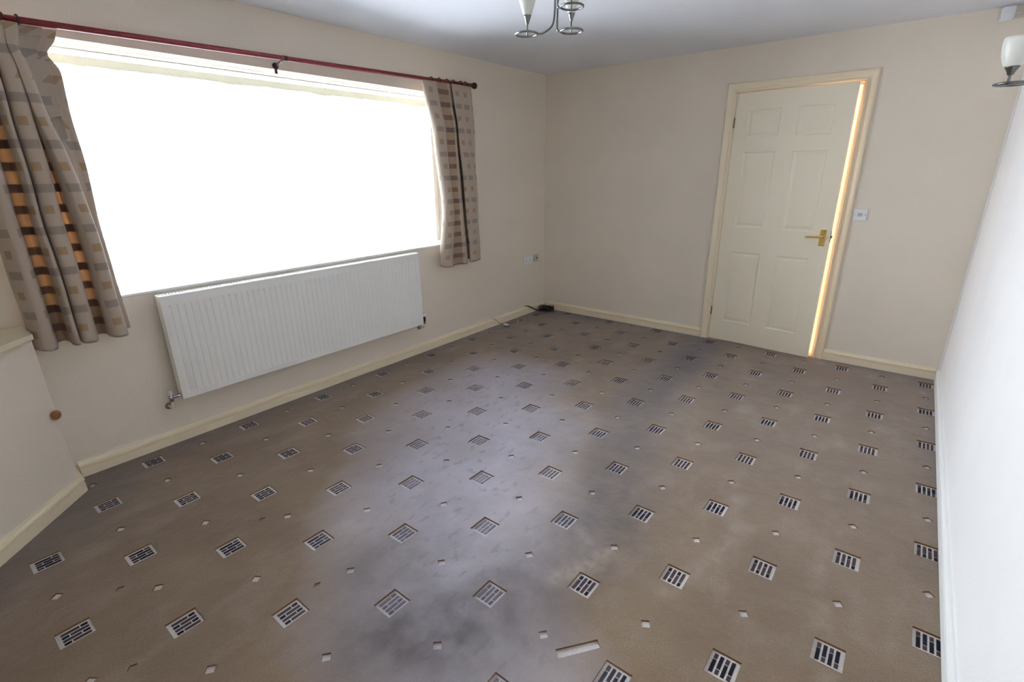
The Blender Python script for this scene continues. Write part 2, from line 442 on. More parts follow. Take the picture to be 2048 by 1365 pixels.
# window
win = sempty('window_1', (-.2, (W_Y0+W_Y1)/2, W_Z0))
def wl_(bm): 
    bmesh.ops.translate(bm, verts=bm.verts, vec=-Vector(win.location)); return bm
bm = bmesh.new()
fx0, fx1 = -.27, -.215
box(bm, (fx0, W_Y0, W_Z0), (fx1, W_Y0+.04, W_Z1)); box(bm, (fx0, W_Y1-.04, W_Z0), (fx1, W_Y1, W_Z1))
box(bm, (fx0, W_Y0+.04, W_Z0), (fx1, W_Y1-.04, W_Z0+.0045)); box(bm, (fx0, W_Y0+.04, W_Z1-.006), (fx1, W_Y1-.04, W_Z1))
obj('window_frame', wl_(bm), M_UPVC, win, bevel=.003)
bm = bmesh.new(); up_r = []; lo_r = []
for k in range(131):
    y = W_Y0+.045+(W_Y1-W_Y0-.09)*k/130
    zl = 1.948+.012*noise.noise(Vector((y*5, 0, 1)))+.005*noise.noise(Vector((y*22, 0, 4)))
    xx = fx1+.006+.003*math.sin(k*.9)
    up_r.append(bm.verts.new((fx1+.006, y, 1.990))); lo_r.append(bm.verts.new((xx, y, zl)))
for k in range(130): bm.faces.new((up_r[k], up_r[k+1], lo_r[k+1], lo_r[k]))
M_NET = mat('cream_net_valance', (226, 222, 200), .9)
n_, l_ = M_NET.node_tree.nodes, M_NET.node_tree.links
tn = n_.new('ShaderNodeBsdfTranslucent'); tn.inputs[0].default_value = s2l((236, 234, 214)); mn = n_.new('ShaderNodeMixShader'); mn.inputs[0].default_value = .05
l_.new(n_['Principled BSDF'].outputs[0], mn.inputs[1]); l_.new(tn.outputs[0], mn.inputs[2]); l_.new(mn.outputs[0], n_['Material Output'].inputs[0])
obj('net_valance', wl_(bm), M_NET, win)
obj('window_pane', wl_(boxbm((-.247, W_Y0+.035, W_Z0+.008), (-.243, W_Y1-.035, W_Z1-.004))), M_GLASS, win)
obj('window_sill', wl_(boxbm((-.215, W_Y0+.002, W_Z0-.012), (.004, W_Y1-.002, W_Z0+.003))), M_UPVC, win, bevel=.005)
for yb in (-3.4, -1.9):
    pass

# door lining, architrave, leaf
lin = sempty('door_1', (DX0, 0, 0))
def dl(bm): bmesh.ops.translate(bm, verts=bm.verts, vec=-Vector(lin.location)); return bm
LT = .012
bm = bmesh.new()
box(bm, (DX0, -.002, 0), (DX0+LT, .122, DZ)); box(bm, (DX1-LT, -.002, 0), (DX1, .122, DZ)); box(bm, (DX0+LT, -.002, DZ-LT), (DX1-LT, .122, DZ))
obj('door_lining', dl(bm), M_TRIM, lin, bevel=.002)
bm = bmesh.new()
box(bm, (DX0+LT, .05, 0), (DX0+LT+.012, .085, DZ-LT)); box(bm, (DX1-LT-.012, .05, 0), (DX1-LT, .085, DZ-LT)); box(bm, (DX0+LT+.012, .05, DZ-LT-.012), (DX1-LT-.012, .085, DZ-LT))
obj('door_stop', dl(bm), M_TRIM, lin, bevel=.002)
# architrave profile swept round the opening
AP = [(0, 0), (.0, .010), (.005, .014), (.012, .014), (.016, .011), (.030, .013), (.046, .020), (.058, .022), (.064, .018), (.066, 0)]
def arch(pts2, name):
    """pts2: inner line points (x,z), profile grows outwards"""
    bm = bmesh.new(); P = [Vector(p) for p in pts2]; rings = []
    for i, p in enumerate(P):
        ns = []
        if i > 0: t = (p-P[i-1]).normalized(); ns.append(Vector((-t.y, t.x)))
        if i < len(P)-1: t = (P[i+1]-p).normalized(); ns.append(Vector((-t.y, t.x)))
        m_ = ns[0] if len(ns) == 1 else (ns[0]+ns[1])/((ns[0]+ns[1]).dot(ns[0]))
        rings.append([bm.verts.new((p.x+m_.x*a, -b, p.y+m_.y*a)) for a, b in AP])
    for A, B in zip(rings, rings[1:]):
        for k in range(len(AP)): bm.faces.new((A[k], A[(k+1) % len(AP)], B[(k+1) % len(AP)], B[k]))
    bm.faces.new(rings[0]); bm.faces.new(rings[-1])
    return obj(name, bm, M_TRIM)
ri = .004
tr = structure(arch([(DX0+ri, 0), (DX0+ri, DZ-ri), (DX1-ri, DZ-ri), (DX1-ri, 0)], 'trim_1'))

DW, DH, DT, ANG = .795, 1.991, .036, math.radians(4.6)
cols = [(.095, .335), (.447, .683)]; rows = [(.182, .790), (.985, 1.568), (1.667, 1.872)]
bm = bmesh.new()
xs = [0, cols[0][0], cols[0][1], cols[1][0], cols[1][1], DW]; zs = [.010]+[v for r_ in rows for v in r_]+[DH]
g = {}
def gv(x, z, y):
    k = (round(x, 4), round(z, 4), y)
    if k not in g: g[k] = bm.verts.new((x, y, z))
    return g[k]
for a in range(5):
    for b in range(len(zs)-1):
        if a in (1, 3) and b in (1, 3, 5): continue
        for y in (0, DT):
            bm.faces.new((gv(xs[a], zs[b], y), gv(xs[a+1], zs[b], y), gv(xs[a+1], zs[b+1], y), gv(xs[a], zs[b+1], y)))
for e in [e for e in bm.edges if e.is_boundary]: pass
X0, X1, Z0, Z1 = 0, DW, zs[0], DH
for (xa, za, xb, zb) in ((X0, Z0, X1, Z0), (X1, Z0, X1, Z1), (X1, Z1, X0, Z1), (X0, Z1, X0, Z0)):
    vs_ = [bm.verts.new(p) for p in ((xa, 0, za), (xb, 0, zb), (xb, DT, zb), (xa, DT, za))]; bm.faces.new(vs_)
dleaf = obj('door_leaf', bm, M_DOOR, lin)
dleaf.location = (DX0+LT+.003-lin.location.x, -.004, 0); dleaf.rotation_euler = (0, 0, -ANG)
for (xa, xb) in cols:
    for (za, zb) in rows:
        bm = bmesh.new()
        for y0, sgn in ((0, 1), (DT, -1)):
            lv = [(0, 0), (.004, .001), (.010, .0065), (.017, .007), (.020, .0068), (.036, .0020), (.039, .0015)]
            prev = None
            for ins, dep in lv:
                R_ = [bm.verts.new((x, y0+sgn*dep, z)) for x, z in ((xa+ins, za+ins), (xb-ins, za+ins), (xb-ins, zb-ins), (xa+ins, zb-ins))]
                if prev:
                    for k in range(4): bm.faces.new((prev[k], prev[(k+1) % 4], R_[(k+1) % 4], R_[k]))
                prev = R_
            bm.faces.new(prev)
        obj('door_panel', bm, M_DOOR, dleaf)
# lever handle on its plate, latch, hinges
hx, hz = .748, .948
bm = bmesh.new(); box(bm, (hx-.021, -.006, hz-.060), (hx+.021, 0, hz+.060))
hp = obj('handle_plate', bm, M_BRASS, dleaf, bevel=.003)
bm = bmesh.new(); lathe(bm, [(.012, 0), (.012, -.004), (.009, -.010), (.0085, -.030), (.0085, -.036)], (hx, -.004, hz+.010), 16, 'Y')
tube(bm, smoothpts([(hx, -.038, hz+.010), (hx-.02, -.042, hz+.011), (hx-.06, -.041, hz+.010), (hx-.098, -.040, hz+.006), (hx-.108, -.036, hz+.004)], 5), [.0085]*3+[.0075]*16+[.006]*2, 10)
obj('lever_handle', bm, M_BRASS, dleaf, smooth=True)
bm = bmesh.new(); box(bm, (DW, .012, hz-.03), (DW+.0015, .030, hz+.05)); box(bm, (DW+.001, .014, hz+.0), (DW+.011, .026, hz+.018))
obj('latch', bm, M_STAIN, dleaf, bevel=.001)
for zz in (.26, 1.785):
    bm = bmesh.new(); lathe(bm, [(.004, -.038), (.0055, -.036), (.0055, .036), (.004, .038)], (-.003, -.004, zz), 10); obj('hinge', bm, M_STAIN, dleaf)
# strip across the doorway
structure(obj('trim_2', boxbm((DX0+LT, -.004, -.003), (DX1-LT, .03, .004)), M_THRESH, None, bevel=.002))

# hall behind the door
structure(obj('floor_hall', boxbm((.9, .1201, -.03), (3.6, 1.6, -.004)), M_HALLW))
hm = bmesh.new()
box(hm, (.9, 1.5, -.004), (3.6, 1.6, RH+.05)); box(hm, (.8, .1201, -.004), (.9, 1.6, RH+.05)); box(hm, (3.6, .1201, -.004), (3.7, 1.6, RH+.05))
structure(obj('wall_hall', hm, M_HALLW))
structure(obj('ceiling_hall', boxbm((.8, .1201, RH+.05), (3.7, 1.6, RH+.1)), M_HALLW))
hl = bpy.data.lights.new('hall_lamp', 'POINT'); hl.energy = 14; hl.color = (1, .80, .64); hl.shadow_soft_size = .08
ho = bpy.data.objects.new('hall_lamp', hl); COL.objects.link(ho); ho.location = (2.35, .8, 2.1)
hl2 = bpy.data.lights.new('hall_daylight', 'AREA'); hl2.energy = 26; hl2.color = (.95, .93, 1); hl2.shape = 'RECTANGLE'; hl2.size = .8; hl2.size_y = 1.4
h2 = bpy.data.objects.new('hall_daylight', hl2); COL.objects.link(h2); h2.location = (.95, .8, .75); h2.rotation_euler = (0, -PI/2, 0)

# ------------------------------------------------------------ outside
structure(obj('ground', boxbm((-30, -25, -.55), (-.28, 20, -.35)), M_OUT))

# ------------------------------------------------------------ corner cupboard at the left
cc = thing('corner_cupboard', 'low cream corner cupboard with an angled front and a painted ledge on top', 'cupboard', (.3, -4.6, 0))
def cl(bm): bmesh.ops.translate(bm, verts=bm.verts, vec=-Vector(cc.location)); return bm
def prism(bm, poly, z0, z1):
    a = [bm.verts.new((x, y, z0)) for x, y in poly]; b = [bm.verts.new((x, y, z1)) for x, y in poly]
    bm.faces.new(a); bm.faces.new(b)
    for k in range(len(poly)): bm.faces.new((a[k], a[(k+1) % len(poly)], b[(k+1) % len(poly)], b[k]))
S0 = -3.968
bm = bmesh.new(); prism(bm, [(.001, -4.132), (S0+4.132+.0, -4.132), (S0-RY-.001, RY+.001), (.001, RY+.001)], .001, .787)
obj('cupboard_front', cl(bm), M_WALL, cc)
bm = bmesh.new(); q = -3.912; prism(bm, [(.002, -4.128), (q+4.128, -4.128), (q-RY-.001, RY+.001), (0.002, RY+.001)], .787, .812)
obj('ledge', cl(bm), M_SHELF, cc, bevel=.003)
bm = bmesh.new(); sweep(bm, SK, [(S0-RY-.04, RY+.04), (S0+4.132, -4.132), (.002, -4.132)], -1)
obj('skirting', cl(bm), M_TRIM, cc)
bm = bmesh.new()
kx, ky = S0+4.150, -4.150; nn = Vector((1, 1, 0)).normalized()
prof = [(.010, 0), (.010, .005), (.017, .008), (.0215, .014), (.0215, .021), (.017, .028), (.009, .031), (.001, .032)]
rings = []; tx = Vector((1, -1, 0)).normalized(); tz = Vector((0, 0, 1))
for r, h in prof: rings.append([bm.verts.new(Vector((kx, ky, .425))+nn*h+r*(math.cos(2*PI*k/18)*tx+math.sin(2*PI*k/18)*tz)) for k in range(18)])
for A, B in zip(rings, rings[1:]):
    for k in range(18): bm.faces.new((A[k], A[(k+1) % 18], B[(k+1) % 18], B[k]))
bm.faces.new(rings[-1]); bm.faces.new(rings[0])
kn = obj('knob', cl(bm), M_KNOB, cc, smooth=True); kn['label'] = 'round varnished wooden knob'

# ------------------------------------------------------------ radiator
RY0, RY1, RZ0, RZ1, RXF, RXB = -3.610, -1.848, .272, .853, .100, .035
rad = thing('radiator', 'long white ribbed panel radiator hung on the wall under the window', 'radiator', (.05, (RY0+RY1)/2, RZ0))
def rl(bm): bmesh.ops.translate(bm, verts=bm.verts, vec=-Vector(rad.location)); return bm
bm = bmesh.new()
N = 52; e = .018; pit = (RY1-RY0-2*e)/N
zt = [RZ0, RZ0+.004, RZ0+.034, RZ0+.042, RZ1-.058, RZ1-.050, RZ1-.004, RZ1]
ys = [RY0, RY0+e]
prof = [0]*2
for k in range(N):
    y = RY0+e+k*pit
    for f_, d in ((.0, 0), (.14, 1), (.30, 1), (.44, 0)):
        ys.append(y+f_*pit+.3*pit); prof.append(d)
ys += [RY1-e, RY1]; prof += [0, 0]
ampl = [0, 0, 0, 1, 1, 0, 0, 0]; basex = [RXF-.006, RXF-.001, RXF, RXF, RXF, RXF, RXF-.001, RXF-.006]
grid = [[bm.verts.new((basex[b]-(.0045 if ampl[b] else 0)*prof[a]-(.004 if a in (0, len(ys)-1) else 0), ys[a], zt[b])) for b in range(len(zt))] for a in range(len(ys))]
for a in range(len(ys)-1):
    for b in range(len(zt)-1): bm.faces.new((grid[a][b], grid[a+1][b], grid[a+1][b+1], grid[a][b+1]))
rp_ = obj('front_panel', rl(bm), M_RAD, rad)
bm = bmesh.new(); box(bm, (RXB, RY0+.012, RZ0+.012), (RXF-.028, RY1-.012, RZ1-.02))
obj('rear_panel', rl(bm), M_RADG, rad, bevel=.004)
for y in (RY0-.001, RY1-.0005):
    obj('side_panel', rl(boxbm((RXB, y, RZ0+.002), (RXF-.004, y+.0015, RZ1-.001))), M_RAD, rad)
# top grille: two long rails joined by many short bars
bm = bmesh.new()
box(bm, (RXB, RY0, RZ1-.004), (RXB+.008, RY1, RZ1)); box(bm, (RXF-.013, RY0, RZ1-.004), (RXF-.005, RY1, RZ1))
box(bm, (RXB+.029, RY0, RZ1-.003), (RXB+.033, RY1, RZ1-.001))
nb = 110
for k in range(nb+1):
    y = RY0+(RY1-RY0-.006)*k/nb; box(bm, (RXB+.008, y, RZ1-.003), (RXF-.013, y+.006, RZ1-.0005))
gr = obj('top_grille', rl(bm), M_RAD, rad)
for y in (RY0+.25, RY1-.25): obj('wall_bracket', rl(boxbm((.001, y-.015, RZ0+.06), (RXB+.004, y+.015, RZ1-.08))), M_RADG, rad)
# left lockshield valve (chrome) and its tail into the wall
vy = RY0-.050; vz = RZ0+.022
lv = bmesh.new()
tube(lv, [(.068, RY0+.002, vz), (.068, RY0-.018, vz)], .0105, 6); tube(lv, [(.068, RY0-.016, vz), (.068, vy+.004, vz)], .008, 12)
lathe(lv, [(.011, -.022), (.0115, -.02), (.0115, .012), (.009, .016)], (.068, vy, vz), 14)
o1 = obj('lockshield_valve', rl(lv), M_CHROME, rad, smooth=False, bevel=.001)
lv = bmesh.new(); lathe(lv, [(.010, 0), (.011, .002), (.0105, .020), (.006, .024)], (.068, vy, vz+.014), 14)
tube(lv, smoothpts([(.068, vy, vz-.02), (.068, vy, vz-.040), (.060, vy, vz-.058), (.035, vy, vz-.066), (.002, vy, vz-.068)], 5), .0072, 10)
o2 = obj('painted_pipe', rl(lv), M_WALL, rad, smooth=True)
lv = bmesh.new(); lathe(lv, [(.021, .001), (.020, .004), (.010, .0055)], (0, vy, vz-.068), 18, 'X'); o3 = obj('pipe_collar', rl(lv), M_STAIN, rad, smooth=False)
# right valve with white cap and copper tail
vy = RY1+.034; vz = RZ0+.040
lv = bmesh.new(); tube(lv, [(.068, RY1-.002, vz), (.068, RY1+.016, vz)], .0105, 6); tube(lv, [(.068, RY1+.014, vz), (.068, vy-.004, vz)], .008, 12)
lathe(lv, [(.0125, -.026), (.013, -.024), (.0125, .008), (.015, .012), (.015, .016)], (.068, vy, vz), 14)
obj('radiator_valve', rl(lv), M_DARK, rad, bevel=.001)
lv = bmesh.new(); lathe(lv, [(.0155, 0), (.016, .002), (.015, .022), (.012, .030)], (.068, vy, vz+.016), 18)
vc = obj('valve_cap', rl(lv), M_WHITEP, rad, smooth=False, bevel=.0015); vc['label'] = 'white plastic cap'
lv = bmesh.new(); tube(lv, [(.068, vy, vz-.024), (.068, vy, vz-.045)], .0105, 12)
obj('pipe_nut', rl(lv), M_BROWN, rad)
lv = bmesh.new(); tube(lv, smoothpts([(.068, vy, vz-.044), (.066, vy, vz-.062), (.055, vy, vz-.080), (.030, vy, vz-.086), (.002, vy, vz-.087)], 5), .0072, 10)
obj('painted_pipe', rl(lv), M_WALL, rad, smooth=True)
lv = bmesh.new(); lathe(lv, [(.021, .001), (.020, .004), (.010, .0055)], (0, vy, vz-.087), 18, 'X'); obj('pipe_collar', rl(lv), M_STAIN, rad)

# ------------------------------------------------------------ curtain pole
PY0, PY1 = -4.32, -1.165
def polez(y): return 2.046+(y+3.85)*(2.100-2.046)/(2.70)
pole = thing('curtain_pole', 'thin dark red wooden curtain pole above the window', 'curtain pole', (.085, -2.724, polez(-2.724)))
def pll(bm): bmesh.ops.translate(bm, verts=bm.verts, vec=-Vector(pole.location)); return bm
bm = bmesh.new(); tube(bm, [(.085, y, polez(y)) for y in (PY0, -2.73, PY1)], .013, 16); obj('rod', pll(bm), M_POLE, pole, smooth=True)
bm = bmesh.new(); tube(bm, [(.085, -2.735, polez(-2.735)), (.085, -2.712, polez(-2.712))], .0145, 16); obj('joint_sleeve', pll(bm), M_POLED, pole)
for (yy, zz) in ((PY1, polez(PY1)), (PY0, polez(PY0))):
    s_ = 1 if yy > -2 else -1
    bm = bmesh.new()
    R = [(.0115, 0), (.016, .004), (.016, .010), (.012, .014), (.020, .022), (.0245, .034), (.022, .048), (.012, .058), (.001, .060)]
    lathe(bm, [(r, s_*h) for r, h in R], (.085, yy, zz), 18, 'Y'); obj('finial', pll(bm), M_POLED, pole, smooth=True)
for yy in (-4.2, -2.745, -1.22):
    zz = polez(yy); bm = bmesh.new()
    tube(bm, [(.002, yy, zz-.032), (.060, yy, zz-.020), (.085, yy, zz-.014)], .006, 10); lathe(bm, [(.018, .001), (.018, .006), (.010, .010)], (0, yy, zz-.032), 16, 'X')
    box(bm, (.001, yy-.007, zz-.072), (.007, yy+.007, zz-.03))
    obj('pole_bracket', pll(bm), M_POLED, pole)

# ------------------------------------------------------------ curtains
def curtain_mat():
    m = bpy.data.materials.new('woven_check_curtain'); m.use_nodes = True
    n, l = m.node_tree.nodes, m.node_tree.links; b = n['Principled BSDF']; out = n['Material Output']
    b.inputs['Roughness'].default_value = .8; b.inputs['Sheen Weight'].default_value = .15
    a = n.new('ShaderNodeAttribute'); a.attribute_name = 'weave'      # x = cloth width (m), y = height (m), z = chequered column
    s = n.new('ShaderNodeSeparateXYZ'); l.new(a.outputs['Vector'], s.inputs[0])
    def mth(op, x, y=None, z=None, clamp=False):
        q = n.new('ShaderNodeMath'); q.operation = op; q.use_clamp = clamp
        for i, v in enumerate((x, y, z)):
            if v is None: continue
            if isinstance(v, (int, float)): q.inputs[i].default_value = v
            else: l.new(v, q.inputs[i])
        return q.outputs[0]
    def mix(f, x, y):
        q = n.new('ShaderNodeMix'); q.data_type = 'RGBA'; l.new(f, q.inputs[0])
        for i, v in ((6, x), (7, y)):
            if isinstance(v, tuple): q.inputs[i].default_value = v
            else: l.new(v, q.inputs[i])
        return q.outputs[2]
    PER = .088
    v = mth('DIVIDE', mth('ADD', s.outputs['Y'], .026), PER); fr = mth('FRACT', v)
    dark = mth('LESS_THAN', fr, .40)
    odd = mth('LESS_THAN', mth('FRACT', mth('MULTIPLY', v, .5)), .5)
    uu = mth('FRACT', mth('DIVIDE', s.outputs['X'], .095))
    wide = mth('GREATER_THAN', uu, .30); small = mth('LESS_THAN', mth('ABSOLUTE', mth('SUBTRACT', uu, .62)), .19)
    base = s2l((182, 166, 150))
    c = mix(mth('MULTIPLY', mth('MULTIPLY', dark, odd), wide), base, s2l((150, 138, 126)))
    inv = mth('SUBTRACT', 1, odd)
    c = mix(mth('MULTIPLY', mth('MULTIPLY', dark, inv), small), c, s2l((164, 138, 106)))
    chk = mix(dark, s2l((154, 132, 110)), mix(odd, s2l((116, 94, 78)), s2l((108, 84, 74))))
    colm = mth('GREATER_THAN', s.outputs['Z'], .5)
    c = mix(colm, c, chk)
    t = n.new('ShaderNodeTexCoord'); nz = n.new('ShaderNodeTexNoise'); nz.inputs['Scale'].default_value = 900; l.new(t.outputs['Object'], nz.inputs['Vector'])
    c = mix(mth('MULTIPLY', nz.outputs['Fac'], .25), c, s2l((120, 108, 92)))
    l.new(c, b.inputs['Base Color'])
    bp = n.new('ShaderNodeBump'); bp.inputs['Strength'].default_value = .3; bp.inputs['Distance'].default_value = .001; l.new(nz.outputs['Fac'], bp.inputs['Height']); l.new(bp.outputs[0], b.inputs['Normal'])
    tr_ = n.new('ShaderNodeBsdfTranslucent')
    ct = mix(colm, c, mix(dark, s2l((240, 198, 150)), mix(odd, s2l((110, 62, 24)), s2l((84, 36, 22)))))
    l.new(ct, tr_.inputs['Color'])
    mx = n.new('ShaderNodeMixShader')
    l.new(mth('ADD', .03, mth('MULTIPLY', mth('SUBTRACT', s.outputs['Z'], .5, None, True), .36)), mx.inputs[0])
    l.new(b.outputs[0], mx.inputs[1]); l.new(tr_.outputs[0], mx.inputs[2]); l.new(mx.outputs[0], out.inputs['Surface'])
    return m
M_CURT = curtain_mat()
def make_curtain(name, label, keys, ztop, zbot, warp, nz_=90):
    """keys: [(y, x, chequered 0/1)] cross-section from left to right; warp(y, x, z) -> (y, x)"""
    pts = smoothpts([(k[0], k[1], k[2]) for k in keys], 9)
    L = [0]
    for a, b in zip(pts, pts[1:]): L.append(L[-1]+math.hypot(b.x-a.x, b.y-a.y))
    me = bpy.data.meshes.new(name); vs, fs, wv = [], [], []
    n = len(pts)
    for j in range(nz_+1):
        for i, p in enumerate(pts):
            zt, zb = ztop(p.x), zbot(p.x, p.y)
            z = zt+(zb-zt)*j/nz_
            y, x = warp(p.x, p.y, z)
            ck = (1.0 if p.x < -3 else .62) if p.z > .5 else 0.0
            if i and j < 10**6: Lr += math.hypot(y-pv[0], x-pv[1])
            else: Lr = 0
            pv = (y, x)
            vs.append((x, y, z)); wv.append((Lr, z, ck))
    for j in range(nz_):
        for i in range(n-1): a = j*n+i; fs.append((a, a+1, a+n+1, a+n))
    c = Vector((.1, sum(p.x for p in pts)/n, 0)); zt0 = ztop(c.y)
    root = thing(name, label, 'curtain', (.09, c.y, zt0))
    vs = [(x-.09, y-c.y, z-zt0) for x, y, z in vs]
    me.from_pydata(vs, [], fs); me.update()
    at = me.attributes.new('weave', 'FLOAT_VECTOR', 'POINT')
    for i, v in enumerate(wv): at.data[i].vector = v
    for p in me.polygons: p.use_smooth = True
    me.materials.append(M_CURT)
    o = bpy.data.objects.new('cloth', me); link(o, root)
    sol = o.modifiers.new('thickness', 'SOLIDIFY'); sol.thickness = .0016; sol.offset = 0
    return root, pts
def wob(y, z, s): return noise.noise(Vector((y*9, z*3, s)))*.010
# left curtain
kL = [(-4.125, .060, 0), (-4.118, .100, 0), (-4.090, .150, 0), (-4.058, .145, 0), (-4.045, .100, 0), (-4.036, .055, 1), (-4.010, .045, 1), (-3.998, .075, 1), (-3.996, .125, 0),
      (-3.984, .150, 0), (-3.970, .135, 0), (-3.967, .080, 0), (-3.962, .080, 0), (-3.958, .135, 0), (-3.930, .152, 0), (-3.905, .140, 0), (-3.896, .095, 0),
      (-3.893, .060, 1), (-3.875, .048, 1), (-3.862, .070, 1), (-3.860, .115, 0), (-3.838, .150, 0), (-3.805, .150, 0), (-3.790, .125, 0), (-3.800, .085, 0), (-3.800, .060, 0), (-3.785, .050, 0), (-3.765, .052, 0), (-3.755, .048, 0), (-3.775, .038, 0)]
def warpL(y, x, z):
    t = max(0, min(1, (z-1.75)/.28)); xc = .085
    x = xc+(x-xc)*(1-.55*t**1.5)+wob(y, z, 1.)
    pinch = math.exp(-((z-1.935)/.035)**2)
    up_ = max(0, min(1, (z-1.15)/.75)); up_ = up_*up_*(3-2*up_)
    if y > -3.868:
        if x > .088 or y < -3.80: y -= up_*.075*min(1, (y+3.868+.035)/.07)
        pass
    y += -.03*pinch*max(0, (y+3.95)/.19) + .02*max(0, (z-1.97)/.06)*max(0, (y+3.95)/.19)
    if -4.04 < y < -3.99: y += .0
    low = max(0, min(1, (1.3-z)/.6)); 
    y += wob(y*.7, z*1.2, 5.)*.8
    if y > -3.88: y += low*.008
    return y, x
cL, ptsL = make_curtain('curtain', 'beige woven-check curtain in deep folds at the window end beside the corner ledge', kL,
    lambda y: polez(y)-.016, lambda y, x: .705+.0*x+(.15-x)*.10+noise.noise(Vector((y*14, 0, 3)))*.012, warpL)
kR = [(-1.56, .045, 0), (-1.60, .06, 0), (-1.625, .095, 0), (-1.620, .130, 0), (-1.59, .148, 0), (-1.55, .150, 0), (-1.53, .145, 0), (-1.515, .135, 1), (-1.48, .128, 1), (-1.44, .130, 1), (-1.415, .138, 1), (-1.39, .150, 0),
      (-1.362, .150, 0), (-1.345, .136, 0), (-1.30, .095, 0), (-1.255, .048, 0), (-1.240, .038, 0), (-1.225, .048, 0), (-1.262, .090, 0), (-1.300, .126, 0), (-1.288, .140, 0), (-1.25, .138, 0), (-1.20, .126, 0), (-1.17, .125, 0), (-1.145, .105, 0), (-1.14, .070, 0)]
def warpR(y, x, z):
    t = max(0, min(1, (z-1.5)/.5)); xc = .085
    x = xc+(x-xc)*(1-.5*max(0, min(1, (z-1.8)/.25)))+wob(y, z, 9.)
    f = (z-.72)/1.36
    # leading edge: leans out at the very top, tucked in at mid height, out again at the hem
    le = .065*math.exp(-((z-1.2)/.33)**2) - .075*max(0, (z-1.75)/.3)
    wgt = max(0, min(1, (-1.40-y)/.2)); y += le*wgt
    # the crease swings towards the window as it rises
    cw = math.exp(-((y+1.315)/.11)**2); y += -.115*max(0, f)**1.2*cw
    y += -.03*f*(1 if y > -1.25 else 0)*(y+1.25)/.11
    y += wob(y*.7, z*1.2, 15.)*.8
    return y, x
cR, ptsR = make_curtain('curtain', 'short beige woven-check curtain at the far end of the window, next to the room corner', kR,
    lambda y: polez(y)-.016, lambda y, x: .705+(.15-x)*.12+noise.noise(Vector((y*10, 0, 7)))*.008, warpR)
# pole rings, clipped along each curtain top
for root, ys_ in ((cL, (-4.11, -4.05, -3.99, -3.955, -3.90, -3.855)), (cR, (-1.60, -1.52, -1.44, -1.37, -1.29, -1.235))):
    for yy in ys_:
        bm = bmesh.new(); rr = .0175
        tube(bm, [(rr*math.cos(2*PI*k/18), .004*math.sin(4*PI*k/18)*.3, rr*math.sin(2*PI*k/18)) for k in range(18)], .0032, 8, closed=True)
        o = obj('curtain_ring', bm, M_POLED, root, smooth=True)
        o.location = Vector((.085, yy, polez(yy)))-root.location

# ------------------------------------------------------------ sockets and switch
def plate(bm, lo, hi): box(bm, lo, hi)
s1 = thing('socket', 'white double wall socket near the room corner', 'socket', (0, -.300, .570))
obj('face_plate', boxbm((.001, -.073, -.038), (.010, .073, .038)), M_WHITEP, s1, bevel=.002)
for dy in (-.036, .036):
    bm = bmesh.new()
    for a, b, c_, d in ((-.003, .003, .004, .012), (-.014, -.008, -.010, -.005), (.008, .014, -.010, -.005)):
        box(bm, (.009, dy+a, c_), (.0104, dy+b, d))
    obj('pin_slots', bm, M_DARK, s1)
    obj('rocker', boxbm((.009, dy-.006, .018), (.0125, dy+.006, .030)), M_WHITEP, s1, bevel=.001)
s2 = thing('aerial_socket', 'small greyish aerial outlet between the double socket and the room corner', 'socket', (0, -.158, .577))
obj('face_plate', boxbm((.001, -.042, -.036), (.009, .042, .036)), M_GREYP, s2, bevel=.002)
bm = bmesh.new(); lathe(bm, [(.006, .008), (.006, .014), (.003, .014), (.003, .009)], (0, .005, 0), 12, 'X'); obj('coax_jack', bm, M_DARK, s2)
s3 = thing('light_switch', 'white square light switch on the wall right of the door', 'switch', (2.757, 0, 1.121))
obj('face_plate', boxbm((-.042, -.010, -.042), (.042, -.001, .042)), M_WHITEP, s3, bevel=.003)
for dx in (-.008, .008): obj('rocker', boxbm((dx-.0065, -.0145, -.012), (dx+.0065, -.009, .012)), M_GREYP, s3, bevel=.001)
for dx in (-.033, .033):
    bm = bmesh.new(); lathe(bm, [(.003, -.0115), (.003, -.009)], (dx, 0, 0), 10, 'Y'); obj('screw', bm, M_CHROME, s3)

# alarm sensor and its cable
pr = thing('motion_sensor', 'small white motion sensor high in the corner over the wall lamp', 'sensor', (3.262, -.02, 2.275))
bm = bmesh.new(); box(bm, (-.030, -.045, -.036), (.030, -.004, .036)); o = obj('housing', bm, M_WHITEP, pr, bevel=.008, seg=3); o.rotation_euler = (.0, .0, .2)
bm = bmesh.new(); box(bm, (-.018, -.048, -.028), (.018, -.044, .004)); o2_ = obj('lens_window', bm, M_WHITEP, o, bevel=.003)
bm = bmesh.new(); tube(bm, [(-.0, .018, .03), (.01, .005, .04), (.0, -.01, .03)], .008, 8); obj('swivel_mount', bm, M_WHITEP, pr)
bm = bmesh.new(); tube(bm, [(RW-.0045, -.030, .086), (RW-.0045, -.031, .5), (RW-.0045, -.029, .74), (RW-.0045, -.031, 1.3), (RW-.0045, -.030, 2.2), (RW-.012, -.026, 2.262), (3.34, -.008, 2.275), (3.27, -.006, 2.275)], .0038, 8)
tag(obj('alarm_cable', bm, M_CORD), 'thin white cable running up the corner beside the bright wall', 'cable')
bm = boxbm((RW-.010, -.045, .475), (RW-.001, -.024, .535))
tag(obj('cable_clip', bm, M_CORD, bevel=.002), 'small white tape patch holding the corner cable to the wall', 'clip')

